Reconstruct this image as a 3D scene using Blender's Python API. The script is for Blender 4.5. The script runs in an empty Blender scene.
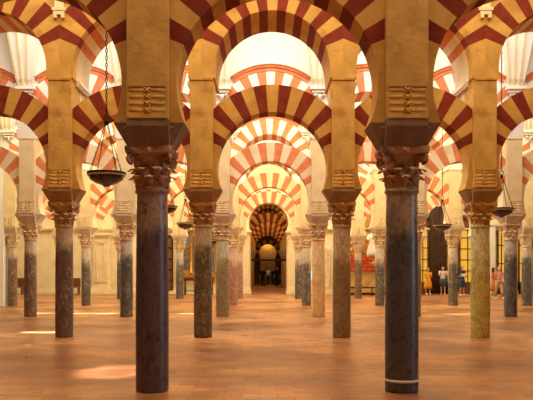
import bpy, bmesh, math, random
from mathutils import Vector, Matrix
PI = math.pi
random.seed(7)
S = bpy.context.scene
COL = S.collection

# ------------------------------------------------------------------ camera, world, light, exposure
cam = bpy.data.objects.new('camera', bpy.data.cameras.new('camera'))
COL.objects.link(cam)
cam.location = (-0.13, 0, 1.5)
cam.rotation_euler = (PI/2, 0, 0)
cam.data.sensor_width = 36
cam.data.lens = 695/533*36
cam.data.shift_y = 70/533
cam.data.clip_end = 300
S.camera = cam
S.view_settings.view_transform = 'Standard'
S.view_settings.look = 'None'
S.view_settings.gamma = 1
S.view_settings.exposure = 0.0
S.view_settings.use_curve_mapping = False

w = bpy.data.worlds.new('sky'); S.world = w; w.use_nodes = True
w.node_tree.nodes['Background'].inputs[0].default_value = (0.75, 0.85, 1.0, 1)
w.node_tree.nodes['Background'].inputs[1].default_value = 1.0

sun = bpy.data.objects.new('sun', bpy.data.lights.new('sun', 'SUN'))
COL.objects.link(sun)
sun.data.energy = 42
sun.data.angle = 0.022
sun.data.color = (1, 0.9, 0.76)
SUN_DX = 6.0                      # metres that a ray moves in +x on its way from the ceiling to the floor
CEIL = 10.5
sun.rotation_euler = Vector((SUN_DX, 0, -CEIL)).to_track_quat('-Z', 'Y').to_euler()

D = 6.9; A = 3.1; Z1 = 8.64
def rowy(r): return Z1 + (r-1)*D

def area(name, loc, sx, sy, e, colr, rot=(0, 0, 0)):
    l = bpy.data.lights.new(name, 'AREA'); l.shape = 'RECTANGLE'; l.size = sx; l.size_y = sy
    l.energy = e; l.color = colr
    o = bpy.data.objects.new(name, l); COL.objects.link(o); o.location = loc; o.rotation_euler = rot
    return o
WARM = (1, .66, .33); DAY = (1, .9, .76)
# area lamps added under each aisle's roof, for unseen skylights and lamps
AISLE_LIGHT = [  # aisle centre y, x centre, width x, depth y, watts, colour
    (5.9, 0, 10, 2.6, 520, (1, .72, .42)),
    (13.0, 0, 15, 2.4, 880, (1, .82, .50)),
    (19.1, 0, 17, 3.2, 1050, (1, .98, .86)),
    (26.0, 0, 22, 3.2, 1650, (1, .90, .58)),
    (32.9, 0, 27, 3.2, 1850, (1, .90, .58)),
    (39.9, 0, 31, 3.2, 1950, (1, .88, .56)),
]
for i, (y, x, sx, sy, e, c) in enumerate(AISLE_LIGHT):
    area('aisle_light', (x, y, CEIL-.35), sx, sy, e, c)
area('window_light', (20.8, 5.2, 3.5), 4.9, 4.6, 420, (.72, .84, 1), (PI/2, 0, PI/2))
for y, e in ((47, 150), (54, 240), (61, 170), (68, 120)):
    area('hall_light', (0, y, 7.6), 5, 2, e, (1, .55, .22))

# ------------------------------------------------------------------ helpers
def tag(o, label=None, cat=None, group=None, kind=None):
    if label: o['label'] = label
    if cat: o['category'] = cat
    if group: o['group'] = group
    if kind: o['kind'] = kind
    return o
def empty(name, loc, label, cat, group=None, rz=0):
    o = bpy.data.objects.new(name, None); COL.objects.link(o); o.location = loc
    o.rotation_euler = (0, 0, rz); o.empty_display_size = .2
    return tag(o, label, cat, group)
def link(name, me, mats, parent=None, loc=None, smooth=False):
    o = bpy.data.objects.new(name, me); COL.objects.link(o)
    if mats is not None and not me.materials:
        for m in (mats if isinstance(mats, (list, tuple)) else [mats]): me.materials.append(m)
    if parent: o.parent = parent
    if loc is not None: o.location = loc
    return o
class MB:
    def __init__(s): s.v = []; s.f = []; s.m = []; s.s = []
    def add(s, vs, fs, mi=0, smooth=False):
        b = len(s.v); s.v += [tuple(x) for x in vs]
        for f in fs: s.f.append([b+i for i in f]); s.m.append(mi); s.s.append(smooth)
    def box(s, x0, x1, y0, y1, z0, z1, mi=0, bev=0):
        if bev:
            b = bev
            rings = []
            for z, i in ((z0, b), (z0+b, 0), (z1-b, 0), (z1, b)):
                a0, a1, c0, c1 = x0+i, x1-i, y0+i, y1-i
                k = b
                rings.append([(a0+k, c0, z), (a1-k, c0, z), (a1, c0+k, z), (a1, c1-k, z), (a1-k, c1, z), (a0+k, c1, z), (a0, c1-k, z), (a0, c0+k, z)])
            s.loft(rings, mi, False); return
        s.add([(x0, y0, z0), (x1, y0, z0), (x1, y1, z0), (x0, y1, z0), (x0, y0, z1), (x1, y0, z1), (x1, y1, z1), (x0, y1, z1)],
              [(0, 3, 2, 1), (4, 5, 6, 7), (0, 1, 5, 4), (1, 2, 6, 5), (2, 3, 7, 6), (3, 0, 4, 7)], mi)
    def hexa(s, b, t, mi=0):      # two quads of 4 points, counter-clockwise seen from above
        s.add(list(b)+list(t), [(0, 3, 2, 1), (4, 5, 6, 7), (0, 1, 5, 4), (1, 2, 6, 5), (2, 3, 7, 6), (3, 0, 4, 7)], mi)
    def loft(s, rings, mi=0, smooth=True, cap=True):
        n = len(rings[0]); b = len(s.v)
        for r in rings: s.v += [tuple(p) for p in r]
        for i in range(len(rings)-1):
            for j in range(n):
                k = (j+1) % n
                s.f.append([b+i*n+j, b+i*n+k, b+(i+1)*n+k, b+(i+1)*n+j]); s.m.append(mi); s.s.append(smooth)
        if cap:
            s.f.append([b+j for j in reversed(range(n))]); s.m.append(mi); s.s.append(False)
            s.f.append([b+(len(rings)-1)*n+j for j in range(n)]); s.m.append(mi); s.s.append(False)
    def lathe(s, prof, n=24, mi=0, c=(0, 0, 0), smooth=True, ry=1.0):
        s.loft([[(c[0]+r*math.cos(2*PI*j/n), c[1]+ry*r*math.sin(2*PI*j/n), c[2]+z) for j in range(n)] for r, z in prof], mi, smooth)
    def tube(s, pts, r, n=6, mi=0, closed=False):
        P = [Vector(p) for p in pts]; rings = []
        m = len(P)
        for i, p in enumerate(P):
            if closed: d = P[(i+1) % m]-P[i-1]
            else: d = P[min(i+1, m-1)]-P[max(i-1, 0)]
            d.normalize()
            up = Vector((0, 0, 1)) if abs(d.z) < .9 else Vector((1, 0, 0))
            u = d.cross(up).normalized(); v = d.cross(u).normalized()
            rr = r[i] if isinstance(r, (list, tuple)) else r
            rings.append([p+rr*(math.cos(2*PI*j/n)*u+math.sin(2*PI*j/n)*v) for j in range(n)])
        if closed: rings.append(rings[0])
        s.loft(rings, mi, True, not closed)
    def prism(s, poly, y0, y1, mi=0):      # polygon in x,z pushed along y
        n = len(poly)
        s.add([(x, y0, z) for x, z in poly]+[(x, y1, z) for x, z in poly],
              [list(range(n)), [n+i for i in reversed(range(n))]]+[[i, n+i, n+(i+1) % n, (i+1) % n] for i in range(n)], mi)
    def mesh(s, name):
        me = bpy.data.meshes.new(name); me.from_pydata(s.v, [], s.f)
        me.polygons.foreach_set('material_index', s.m); me.polygons.foreach_set('use_smooth', s.s)
        bm = bmesh.new(); bm.from_mesh(me); bmesh.ops.recalc_face_normals(bm, faces=bm.faces[:]); bm.to_mesh(me); bm.free()
        me.update(); return me
    def build(s, name, mats, parent=None, loc=None): return link(name, s.mesh(name), mats, parent, loc)

# ------------------------------------------------------------------ materials
def mat(name, c, rough=.8, var=.12, scale=3.0, bump=.15, bscale=25, metal=0, spec=.3, dark=None, dscale=1.2, coat=0, emit=None, es=0):
    m = bpy.data.materials.new(name); m.use_nodes = True; nt = m.node_tree; N = nt.nodes; L = nt.links
    b = N['Principled BSDF']
    tc = N.new('ShaderNodeTexCoord'); n1 = N.new('ShaderNodeTexNoise'); n1.inputs['Scale'].default_value = scale; n1.inputs['Detail'].default_value = 6
    L.new(tc.outputs['Object'], n1.inputs['Vector'])
    r = N.new('ShaderNodeValToRGB'); e = r.color_ramp.elements
    e[0].position = .3; e[1].position = .7
    e[0].color = tuple(max(0, x*(1-var)) for x in c)+(1,); e[1].color = tuple(min(1, x*(1+var)) for x in c)+(1,)
    L.new(n1.outputs['Fac'], r.inputs['Fac']); out = r.outputs['Color']
    if dark:
        n2 = N.new('ShaderNodeTexNoise'); n2.inputs['Scale'].default_value = dscale; n2.inputs['Detail'].default_value = 8; n2.inputs['Roughness'].default_value = .65
        L.new(tc.outputs['Object'], n2.inputs['Vector'])
        r2 = N.new('ShaderNodeValToRGB'); r2.color_ramp.elements[0].position = .5; r2.color_ramp.elements[1].position = .68
        r2.color_ramp.elements[0].color = (0, 0, 0, 1); r2.color_ramp.elements[1].color = (1, 1, 1, 1)
        L.new(n2.outputs['Fac'], r2.inputs['Fac'])
        mx = N.new('ShaderNodeMixRGB'); mx.inputs[2].default_value = tuple(dark)+(1,)
        L.new(r2.outputs['Color'], mx.inputs[0]); L.new(out, mx.inputs[1]); out = mx.outputs[0]
    L.new(out, b.inputs['Base Color'])
    b.inputs['Roughness'].default_value = rough; b.inputs['Metallic'].default_value = metal
    b.inputs['Specular IOR Level'].default_value = spec; b.inputs['Coat Weight'].default_value = coat
    if bump:
        n3 = N.new('ShaderNodeTexNoise'); n3.inputs['Scale'].default_value = bscale; n3.inputs['Detail'].default_value = 5
        L.new(tc.outputs['Object'], n3.inputs['Vector'])
        bp = N.new('ShaderNodeBump'); bp.inputs['Strength'].default_value = bump; bp.inputs['Distance'].default_value = .02
        L.new(n3.outputs['Fac'], bp.inputs['Height']); L.new(bp.outputs[0], b.inputs['Normal'])
    if emit:
        b.inputs['Emission Color'].default_value = tuple(emit)+(1,); b.inputs['Emission Strength'].default_value = es
    return m

M = {}
M['ochre'] = mat('ochre_stone', (.66, .40, .115), .85, .16, 2.2, .3, 18, dark=(.50, .26, .07), dscale=1.6)
M['oxide'] = mat('red_brick', (.22, .030, .014), .85, .25, 5, .3, 30)
M['cream'] = mat('cream_tone', (.86, .74, .50), .85, .07, 1.6, .15, 18, dark=(.76, .60, .36), dscale=1.1)
M['salmon'] = mat('salmon_tone', (.72, .24, .10), .85, .14, 5, .15, 30)
M['white'] = mat('white_plaster', (.88, .86, .80), .85, .04, 1.5, .1, 15)
M['pier'] = mat('pier_stone', (.66, .41, .125), .85, .16, 3.0, .45, 14, dark=(.42, .21, .07), dscale=2.2)
M['pier_pale'] = mat('pale_pier_stone', (.84, .68, .40), .85, .08, 2.5, .2, 16, dark=(.76, .56, .30), dscale=1.6)
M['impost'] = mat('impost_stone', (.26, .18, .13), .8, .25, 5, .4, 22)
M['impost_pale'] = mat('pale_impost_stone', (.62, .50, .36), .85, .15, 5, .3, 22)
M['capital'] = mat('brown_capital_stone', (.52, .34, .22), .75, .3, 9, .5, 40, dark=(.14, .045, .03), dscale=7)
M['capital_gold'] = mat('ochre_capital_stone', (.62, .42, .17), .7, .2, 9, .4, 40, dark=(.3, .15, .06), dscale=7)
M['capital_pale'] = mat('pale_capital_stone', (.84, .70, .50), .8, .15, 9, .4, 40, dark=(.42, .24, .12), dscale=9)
M['gold'] = mat('gilding', (.62, .36, .09), .38, .25, 8, .4, 25, metal=.75, dark=(.25, .10, .03), dscale=6)
M['wood'] = mat('dark_wood', (.16, .065, .03), .55, .3, 6, .2, 30)
M['blackwood_shade'] = mat('black_wood_and_shade', (.035, .018, .012), .6, .3, 6, .2, 30)  # black wood of door and grilles; also the painted darkness of the hall walls
M['iron'] = mat('dark_iron', (.02, .016, .014), .45, .3, 20, .2, 50, metal=.6)
M['glass'] = mat('dark_glass', (.014, .009, .012), .08, .2, 5, 0, spec=.6, coat=.5)
M['rim'] = mat('pale_enamel', (.80, .76, .66), .4, .05, 8, 0)
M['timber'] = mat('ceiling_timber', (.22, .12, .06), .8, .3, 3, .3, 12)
M['redcloth'] = mat('red_embroidery', (.50, .035, .02), .7, .25, 9, .3, 40, dark=(.62, .33, .07), dscale=5)
M['whitecloth'] = mat('white_cloth', (.82, .80, .74), .8, .06, 5, .2, 20)
M['amber'] = mat('amber_glass', (.35, .17, .02), .3, .4, 3, 0, emit=(1, .56, .07), es=.62)
M['blue'] = mat('blue_paint', (.10, .20, .34), .6, .5, 6, .1)
M['painting'] = mat('painted_canvas', (.24, .14, .07), .55, .6, 3, .1, dark=(.07, .11, .18), dscale=2)
M['skin'] = mat('skin', (.62, .34, .22), .6, .06, 5, 0)
M['hair'] = mat('dark_hair', (.03, .018, .012), .6, .3, 20, .3, 60)
M['hair_fair'] = mat('fair_hair', (.30, .16, .07), .6, .3, 20, .3, 60)
for nme, c in (('c_yellow', (.80, .36, .03)), ('c_white', (.78, .76, .74)), ('c_denim', (.045, .11, .22)), ('c_navy', (.02, .045, .09)),
               ('c_pink', (.62, .26, .26)), ('c_orange', (.62, .20, .05)), ('c_tan', (.55, .38, .22)), ('c_black', (.02, .02, .022)), ('c_shoe', (.75, .72, .68))):
    M[nme] = mat(nme[2:]+'_fabric', c, .85, .15, 8, .1)

def marble(name, top, bot, vein, rough=.32, split=1.75, vs=1.0, spotty=0.0, seed=0):
    m = bpy.data.materials.new(name); m.use_nodes = True; nt = m.node_tree; N = nt.nodes; L = nt.links
    b = N['Principled BSDF']; tc = N.new('ShaderNodeTexCoord')
    mp = N.new('ShaderNodeMapping'); mp.inputs['Location'].default_value = (seed*3.7, seed*1.9, seed*.7); mp.inputs['Scale'].default_value = (1, 1, .55)
    L.new(tc.outputs['Object'], mp.inputs[0])
    sx = N.new('ShaderNodeSeparateXYZ'); L.new(tc.outputs['Object'], sx.inputs[0])
    n = N.new('ShaderNodeTexNoise'); n.inputs['Scale'].default_value = 3.5; n.inputs['Detail'].default_value = 8; n.inputs['Roughness'].default_value = .65
    L.new(mp.outputs[0], n.inputs['Vector'])
    ma = N.new('ShaderNodeMath'); ma.operation = 'MULTIPLY_ADD'; ma.inputs[1].default_value = 1.3; L.new(n.outputs['Fac'], ma.inputs[0]); L.new(sx.outputs['Z'], ma.inputs[2])
    mr = N.new('ShaderNodeMapRange'); mr.inputs[1].default_value = split+.65-.16; mr.inputs[2].default_value = split+.65+.16
    L.new(ma.outputs[0], mr.inputs[0])
    mx = N.new('ShaderNodeMixRGB'); mx.inputs[1].default_value = tuple(bot)+(1,); mx.inputs[2].default_value = tuple(top)+(1,); L.new(mr.outputs[0], mx.inputs[0])
    n2 = N.new('ShaderNodeTexNoise'); n2.inputs['Scale'].default_value = 9*vs; n2.inputs['Detail'].default_value = 9; n2.inputs['Roughness'].default_value = .75; n2.inputs['Distortion'].default_value = 1.2
    L.new(mp.outputs[0], n2.inputs['Vector'])
    r2 = N.new('ShaderNodeValToRGB'); e = r2.color_ramp.elements; e[0].position = .36; e[0].color = (.6, .6, .6, 1); e[1].position = .64; e[1].color = (1.28, 1.28, 1.28, 1)
    L.new(n2.outputs['Fac'], r2.inputs['Fac'])
    mm = N.new('ShaderNodeMixRGB'); mm.blend_type = 'MULTIPLY'; mm.inputs[0].default_value = 1; L.new(mx.outputs[0], mm.inputs[1]); L.new(r2.outputs[0], mm.inputs[2])
    n3 = N.new('ShaderNodeTexNoise'); n3.inputs['Scale'].default_value = 2.4*vs; n3.inputs['Detail'].default_value = 7; n3.inputs['Distortion'].default_value = 2.2
    L.new(mp.outputs[0], n3.inputs['Vector'])
    r3 = N.new('ShaderNodeValToRGB'); e = r3.color_ramp.elements; e[0].position = .485; e[0].color = (0, 0, 0, 1); e[1].position = .5; e[1].color = (.75, .75, .75, 1)
    e2 = e.new(.515); e2.color = (0, 0, 0, 1); L.new(n3.outputs['Fac'], r3.inputs['Fac'])
    mv = N.new('ShaderNodeMixRGB'); mv.inputs[2].default_value = tuple(vein)+(1,); L.new(r3.outputs[0], mv.inputs[0]); L.new(mm.outputs[0], mv.inputs[1])
    L.new(mv.outputs[0], b.inputs['Base Color'])
    rr = N.new('ShaderNodeMapRange'); rr.inputs[1].default_value = .35; rr.inputs[2].default_value = .65; rr.inputs[3].default_value = rough; rr.inputs[4].default_value = rough+.25
    L.new(n2.outputs['Fac'], rr.inputs[0]); L.new(rr.outputs[0], b.inputs['Roughness'])
    bp = N.new('ShaderNodeBump'); bp.inputs['Strength'].default_value = .25; bp.inputs['Distance'].default_value = .01
    L.new(n2.outputs['Fac'], bp.inputs['Height']); L.new(bp.outputs[0], b.inputs['Normal'])
    return m
MAR = {
 'plum':   (marble('plum_black_marble', (.34, .24, .20), (.105, .078, .098), (.03, .02, .02), .22, 2.1, seed=1), 'plum black marble'),
 'black':  (marble('blue_black_marble', (.36, .28, .21), (.08, .08, .10), (.13, .12, .13), .20, 2.0, seed=2), 'blue black marble'),
 'purple': (marble('purple_grey_marble', (.50, .40, .35), (.14, .09, .085), (.45, .36, .30), .30, 2.0, seed=3), 'purple brown marble'),
 'taupe':  (marble('taupe_marble', (.60, .49, .36), (.13, .10, .07), (.45, .36, .26), .26, 1.95, seed=4), 'taupe marble'),
 'rust':   (marble('rusty_brown_marble', (.58, .45, .32), (.28, .19, .10), (.14, .08, .05), .34, 1.7, seed=5), 'rusty brown marble'),
 'olive':  (marble('olive_marble', (.66, .62, .36), (.52, .45, .15), (.20, .17, .08), .16, 1.6, 1.6, seed=6), 'olive green marble'),
 'tan':    (marble('tan_marble', (.80, .57, .30), (.74, .48, .19), (.42, .22, .10), .45, 1.4, seed=7), 'pale tan marble'),
 'grey':   (marble('grey_marble', (.66, .60, .50), (.12, .105, .09), (.60, .54, .45), .28, 1.85, seed=8), 'grey marble'),
 'greygreen': (marble('grey_green_marble', (.56, .54, .38), (.27, .21, .10), (.60, .50, .34), .30, 1.8, seed=9), 'grey green marble'),
 'brown':  (marble('brown_marble', (.60, .47, .36), (.17, .105, .075), (.58, .45, .33), .34, 2.05, seed=10), 'brown marble'),
 'pink':   (marble('pink_marble', (.64, .44, .35), (.36, .18, .14), (.70, .55, .45), .34, 1.8, seed=11), 'pinkish red marble'),
 'charcoal': (marble('charcoal_marble', (.58, .51, .43), (.10, .09, .085), (.42, .38, .33), .28, 1.95, seed=12), 'charcoal marble'),
}

def floor_mat():
    m = bpy.data.materials.new('terracotta_pavers'); m.use_nodes = True; nt = m.node_tree; N = nt.nodes; L = nt.links
    b = N['Principled BSDF']; tc = N.new('ShaderNodeTexCoord')
    br = N.new('ShaderNodeTexBrick'); br.inputs['Scale'].default_value = 1; br.inputs['Brick Width'].default_value = .42; br.inputs['Row Height'].default_value = .21
    br.inputs['Mortar Size'].default_value = .006; br.inputs['Mortar Smooth'].default_value = .4; br.inputs['Bias'].default_value = 0
    br.inputs['Color1'].default_value = (.50, .235, .088, 1); br.inputs['Color2'].default_value = (.34, .142, .055, 1); br.inputs['Mortar'].default_value = (.15, .055, .03, 1)
    L.new(tc.outputs['Object'], br.inputs['Vector'])
    big = N.new('ShaderNodeTexNoise'); big.inputs['Scale'].default_value = .45; big.inputs['Detail'].default_value = 5; L.new(tc.outputs['Object'], big.inputs['Vector'])
    n = N.new('ShaderNodeTexNoise'); n.inputs['Scale'].default_value = 1.1; n.inputs['Detail'].default_value = 9; n.inputs['Roughness'].default_value = .7
    L.new(tc.outputs['Object'], n.inputs['Vector'])
    r = N.new('ShaderNodeValToRGB'); e = r.color_ramp.elements; e[0].position = .32; e[0].color = (.66, .60, .56, 1); e[1].position = .68; e[1].color = (1.25, 1.22, 1.25, 1)
    L.new(n.outputs['Fac'], r.inputs['Fac'])
    mm = N.new('ShaderNodeMixRGB'); mm.blend_type = 'MULTIPLY'; mm.inputs[0].default_value = 1
    L.new(br.outputs['Color'], mm.inputs[1]); L.new(r.outputs[0], mm.inputs[2])
    rb = N.new('ShaderNodeValToRGB'); e = rb.color_ramp.elements; e[0].position = .36; e[0].color = (.55, .44, .44, 1); e[1].position = .62; e[1].color = (1.2, 1.22, 1.1, 1); L.new(big.outputs['Fac'], rb.inputs[0])
    m3 = N.new('ShaderNodeMixRGB'); m3.blend_type = 'MULTIPLY'; m3.inputs[0].default_value = 1; L.new(mm.outputs[0], m3.inputs[1]); L.new(rb.outputs[0], m3.inputs[2]); L.new(m3.outputs[0], b.inputs['Base Color'])
    rr = N.new('ShaderNodeMapRange'); rr.inputs[1].default_value = .3; rr.inputs[2].default_value = .7; rr.inputs[3].default_value = .24; rr.inputs[4].default_value = .5; L.new(n.outputs['Fac'], rr.inputs[0]); L.new(rr.outputs[0], b.inputs['Roughness'])
    n2 = N.new('ShaderNodeTexNoise'); n2.inputs['Scale'].default_value = 7; n2.inputs['Detail'].default_value = 4; L.new(tc.outputs['Object'], n2.inputs['Vector'])
    ad = N.new('ShaderNodeMath'); ad.operation = 'MULTIPLY_ADD'; ad.inputs[1].default_value = -.6; L.new(br.outputs['Fac'], ad.inputs[0]); L.new(n2.outputs['Fac'], ad.inputs[2])
    bp = N.new('ShaderNodeBump'); bp.inputs['Strength'].default_value = .5; bp.inputs['Distance'].default_value = .012
    L.new(ad.outputs[0], bp.inputs['Height']); L.new(bp.outputs[0], b.inputs['Normal'])
    return m
M['floor'] = floor_mat()

# ------------------------------------------------------------------ the shell
WALLY = 43.7
b = MB(); b.box(-21, 21, -3, 82, -.3, 0); tag(b.build('floor', M['floor']), kind='structure')
# roof with the small lights that the sun comes through: (centre of its patch on the floor, size)
PATCH = [(-2.45+q*.012, 9.68+q*.1, 1.25-abs(q-6)*.09, .027) for q in range(13)]+[ (-5.52, 16.75, .95, .42), (-6.1, 24.0, 1.5, .45), (-8.0, 24.1, .9, .25), (-2.7, 23.9, .9, .3), (5.9, 14.6, .8, .45), (6.4, 23.6, .9, .3)]
xs = sorted({-21, 21}|{p[0]-SUN_DX+s*p[2]/2 for p in PATCH for s in (-1, 1)}); ys = sorted({-3, 82}|{p[1]+s*p[3]/2 for p in PATCH for s in (-1, 1)})
b = MB()
for i in range(len(xs)-1):
    for j in range(len(ys)-1):
        cx, cy = (xs[i]+xs[i+1])/2, (ys[j]+ys[j+1])/2
        if any(abs(cx-(p[0]-SUN_DX)) < p[2]/2 and abs(cy-p[1]) < p[3]/2 for p in PATCH): continue
        b.box(xs[i], xs[i+1], ys[j], ys[j+1], CEIL, CEIL+.06)
tag(b.build('ceiling', M['white']), kind='structure')
b = MB(); b.box(-21.3, -21, -3, 82, 0, CEIL); tag(b.build('wall_left', M['cream']), kind='structure')
b = MB(); b.box(21, 21.3, -3, 82, 0, CEIL); tag(b.build('wall_right', M['cream']), kind='structure')
b = MB(); b.box(-21, 21, -3.3, -3, 0, CEIL); tag(b.build('wall_behind', M['ochre']), kind='structure')
b = MB(); b.box(-21, 21, 82, 82.3, 0, CEIL); tag(b.build('wall_far', M['blackwood_shade']), kind='structure')  # near-black colour puts the darkness of the hall's end into the wall

e = empty('window_1', (20.98, 5.2, 0), None, None); tag(e, kind='structure')
b = MB(); b.box(-.12, 0, -2.4, 2.4, .9, 1.05); b.box(-.12, 0, -2.4, 2.4, 6.0, 6.15)
for i in range(5): b.box(-.1, 0, -2.4+i*1.175, -2.3+i*1.175, 1.05, 6.0)
b.build('window_frame', M['wood'], e)
# ------------------------------------------------------------------ meshes of the columns
def shaft_mesh(r0=.2, r1=.183, h=2.5):
    b = MB(); b.lathe([(r0*.99, 0), (r0, .02), (r0*1.01, .8), ((r0+r1)/2*1.01, 1.7), (r1, h-.1), (r1, h-.06), (r1+.018, h-.05), (r1+.022, h-.03), (r1+.018, h-.01), (r1, h)], 32)
    return b.mesh('shaft')
def capital_mesh(seed=0):
    rnd = random.Random(seed); b = MB()
    b.lathe([(.185, 0), (.205, .012), (.205, .035), (.185, .05), (.18, .12), (.19, .25), (.215, .36), (.245, .42), (.25, .435)], 28)
    def leaf(a, z0, h, wd, out, r0):
        rings = []
        K = 6
        for i in range(K+1):
            t = i/K
            z = z0+h*(math.sin(t*PI*.62)/math.sin(PI*.5)) if t < .8 else z0+h*(1-.45*(t-.8)/.2*.6)
            rr = r0+.012+out*(t**2.2)+(.02 if t > .9 else 0)
            wq = wd*(.55+.65*math.sin(min(1, t*1.15)*PI*.72))*(1 if t < .85 else .7)
            th = .03*(1-t*.4)
            u = Vector((math.cos(a), math.sin(a), 0)); v = Vector((-math.sin(a), math.cos(a), 0))
            ring = []
            for q, dr in ((-1, -.02), (-.45, .004), (0, .02), (.45, .004), (1, -.02)): ring.append(u*(rr+dr)+v*wq*q/2+Vector((0, 0, z)))
            for q in (1, 0, -1): ring.append(u*(rr-th)+v*wq*q/2+Vector((0, 0, z)))
            rings.append(ring)
        b.loft(rings, 0, True)
    for k in range(8): leaf(2*PI*k/8, 0.045, .13*rnd.uniform(.95, 1.05), .125, .075*rnd.uniform(.8, 1.1), .182)
    for k in range(8): leaf(2*PI*(k+.5)/8, .12, .15*rnd.uniform(.95, 1.05), .115, .085*rnd.uniform(.8, 1.1), .19)
    for k in range(4):          # corner volutes
        a = PI/4+k*PI/2; u = Vector((math.cos(a), math.sin(a), 0)); v = Vector((-math.sin(a), math.cos(a), 0))
        pts = []; rad = []
        for i in range(22):
            t = i/21; ang = -PI/2+t*3.4*PI; rr = .075*(1-t*.82)
            c = u*.30+Vector((0, 0, .385))
            pts.append(c+u*rr*math.cos(ang)*1.0+Vector((0, 0, rr*math.sin(ang)))); rad.append(.024*(1-t*.4))
        b.tube(pts, rad, 6)
        b.lathe([(.0, -.03), (.03, -.02), (.034, 0), (.03, .02), (0, .03)], 8, c=tuple(u*.30+Vector((0, 0, .385))))
        leaf(a, .2, .15, .07, .09, .2)
    n = []
    for k in range(4):          # abacus with hollow sides and cut corners
        a = PI/4+k*PI/2
        n.append((.385, a-.085)); n.append((.385, a+.085))
        for q in (.25, .5, .75):
            aa = a+.085+(PI/2-.17)*q; n.append((.27+.05*abs(q-.5)*2*.6, aa))
    def ring(z, s): return [(r*s*math.cos(a), r*s*math.sin(a), z) for r, a in n]
    b.loft([ring(.43, .93), ring(.445, .97), ring(.475, 1), ring(.52, 1.0)], 0, False)
    for k in range(4):          # flower in the middle of each side
        a = k*PI/2; c = (.275*math.cos(a), .275*math.sin(a), .465)
        b.lathe([(0, -.035), (.03, -.025), (.038, 0), (.03, .025), (0, .035)], 10, c=c)
    return b.mesh('capital')
PD = .37          # half depth of a pier
HB = .43         # half width of the arch seat
def impost_mesh():
    b = MB()
    b.hexa([(-.255, -.29, 0), (.255, -.29, 0), (.255, .29, 0), (-.255, .29, 0)], [(-.25, -PD, .22), (.25, -PD, .22), (.25, PD, .22), (-.25, PD, .22)])
    b.box(-.25, .25, -PD, PD, .22, .30)
    for s in (-1, 1):
        f = [(0, -.2, 0), (s*.27, -.2, 0), (s*.27, .2, 0), (0, .2, 0)]; t = [(0, -.26, .28), (s*HB, -.26, .28), (s*HB, .26, .28), (0, .26, .28)]
        if s < 0: f = f[::-1]; t = t[::-1]
        b.hexa(f, t)
    return b.mesh('impost_block')
# heights
ZC = 3.0; ZI = 3.0; ZP = 3.30; ZJ = 5.70; CL = 3.76; RL = 1.22; EL = 1.82; CU = 5.91; RU = 1.26; EU = 1.90; YB = 1.02
def pier_mesh():
    b = MB(); b.box(-.25, .25, -PD, PD, ZP, ZJ-.05, bev=.008)
    b.box(-.25, .25, -PD-.015, PD+.01, ZJ-.05, ZJ)
    return b.mesh('pier_body')
def panel_mesh():
    b = MB(); y = -PD
    b.box(-.225, .225, y-.012, y, ZP+.01, ZP+.05)
    for i in range(4):
        z = ZP+.10+i*.08
        for s in (-1, 1):
            pts = [(s*.035, y+.027, z), (s*.215, y+.027, z)]
            b.tube(pts, .036, 10)
        b.tube([(-.035, y-.003, z-.03), (0, y-.010, z), (.035, y-.003, z+.03)], .012, 6)
        b.tube([(.035, y-.003, z-.03), (0, y-.010, z), (-.035, y-.003, z+.03)], .012, 6)
    b.box(-.225, .225, y-.012, y, ZP+.385, ZP+.41)
    return b.mesh('scroll_panel')
def corbel_mesh():               # stepped rolls that carry the deeper upper arches behind the pier
    b = MB()
    for i in range(4):
        b.box(-.24, .24, PD-.02, PD+.13*(i+1)+.02, ZJ-.5+i*.125, ZJ-.375+i*.125)
        b.tube([(-.245, PD+.13*(i+1), ZJ-.44+i*.125), (.245, PD+.13*(i+1), ZJ-.44+i*.125)], .06, 10)
    return b.mesh('corbel')

def voussoirs(b, cz, r, ext, clip, a0, a1, n, y0, y1, red, seg=3, jog=.0):
    """Wedge stones between the angles a0 and a1; red(i) picks the second colour. Each stone its own closed block."""
    def R(a):
        c = abs(math.cos(a)); return min(ext, clip/c) if c > 1e-6 else ext
    for i in range(n):
        s0 = a0+(a1-a0)*i/n; s1 = a0+(a1-a0)*(i+1)/n
        brk = [s0+(s1-s0)*j/seg for j in range(seg+1)]
        ac = math.acos(min(1, clip/ext))
        for c in (ac, PI-ac):
            if s0 < c < s1: brk.append(c)
        brk = sorted(set(brk)); m = 1 if red(i) else 0
        rings = []
        for a in brk:
            ca, sa = math.cos(a), math.sin(a); ro = R(a)
            rings.append([(r*ca, y0, cz+r*sa), (ro*ca, y0, cz+ro*sa), (ro*ca, y1, cz+ro*sa), (r*ca, y1, cz+r*sa)])
        b.loft(rings, m, False)
def lower_arch_mesh():
    b = MB(); d = math.asin((CL-ZI-.28)/RL)
    voussoirs(b, CL, RL, EL, 1.298, -d, PI+d, 25, -.25, .25, lambda i: i % 2 == 1 and 5 <= i <= 19)
    return b.mesh('horseshoe_arch')
def upper_arch_mesh(y0=-PD-.005, y1=YB):
    b = MB(); e = math.radians(22.5)
    voussoirs(b, CU, RU, EU, 1.55, e, PI-e, 15, y0, y1, lambda i: i % 2 == 0)
    for s in (0, 1):
        voussoirs(b, CU, RU, EU, 1.55, (0 if s == 0 else PI-e), (e if s == 0 else PI), 1, y0, y1, lambda i: False, 5)
        x0, x1 = (RU, 1.55) if s == 0 else (-1.55, -RU)
        b.box(x0, x1, y0, y1, ZJ, CU)
    return b.mesh('round_arch')
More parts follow.
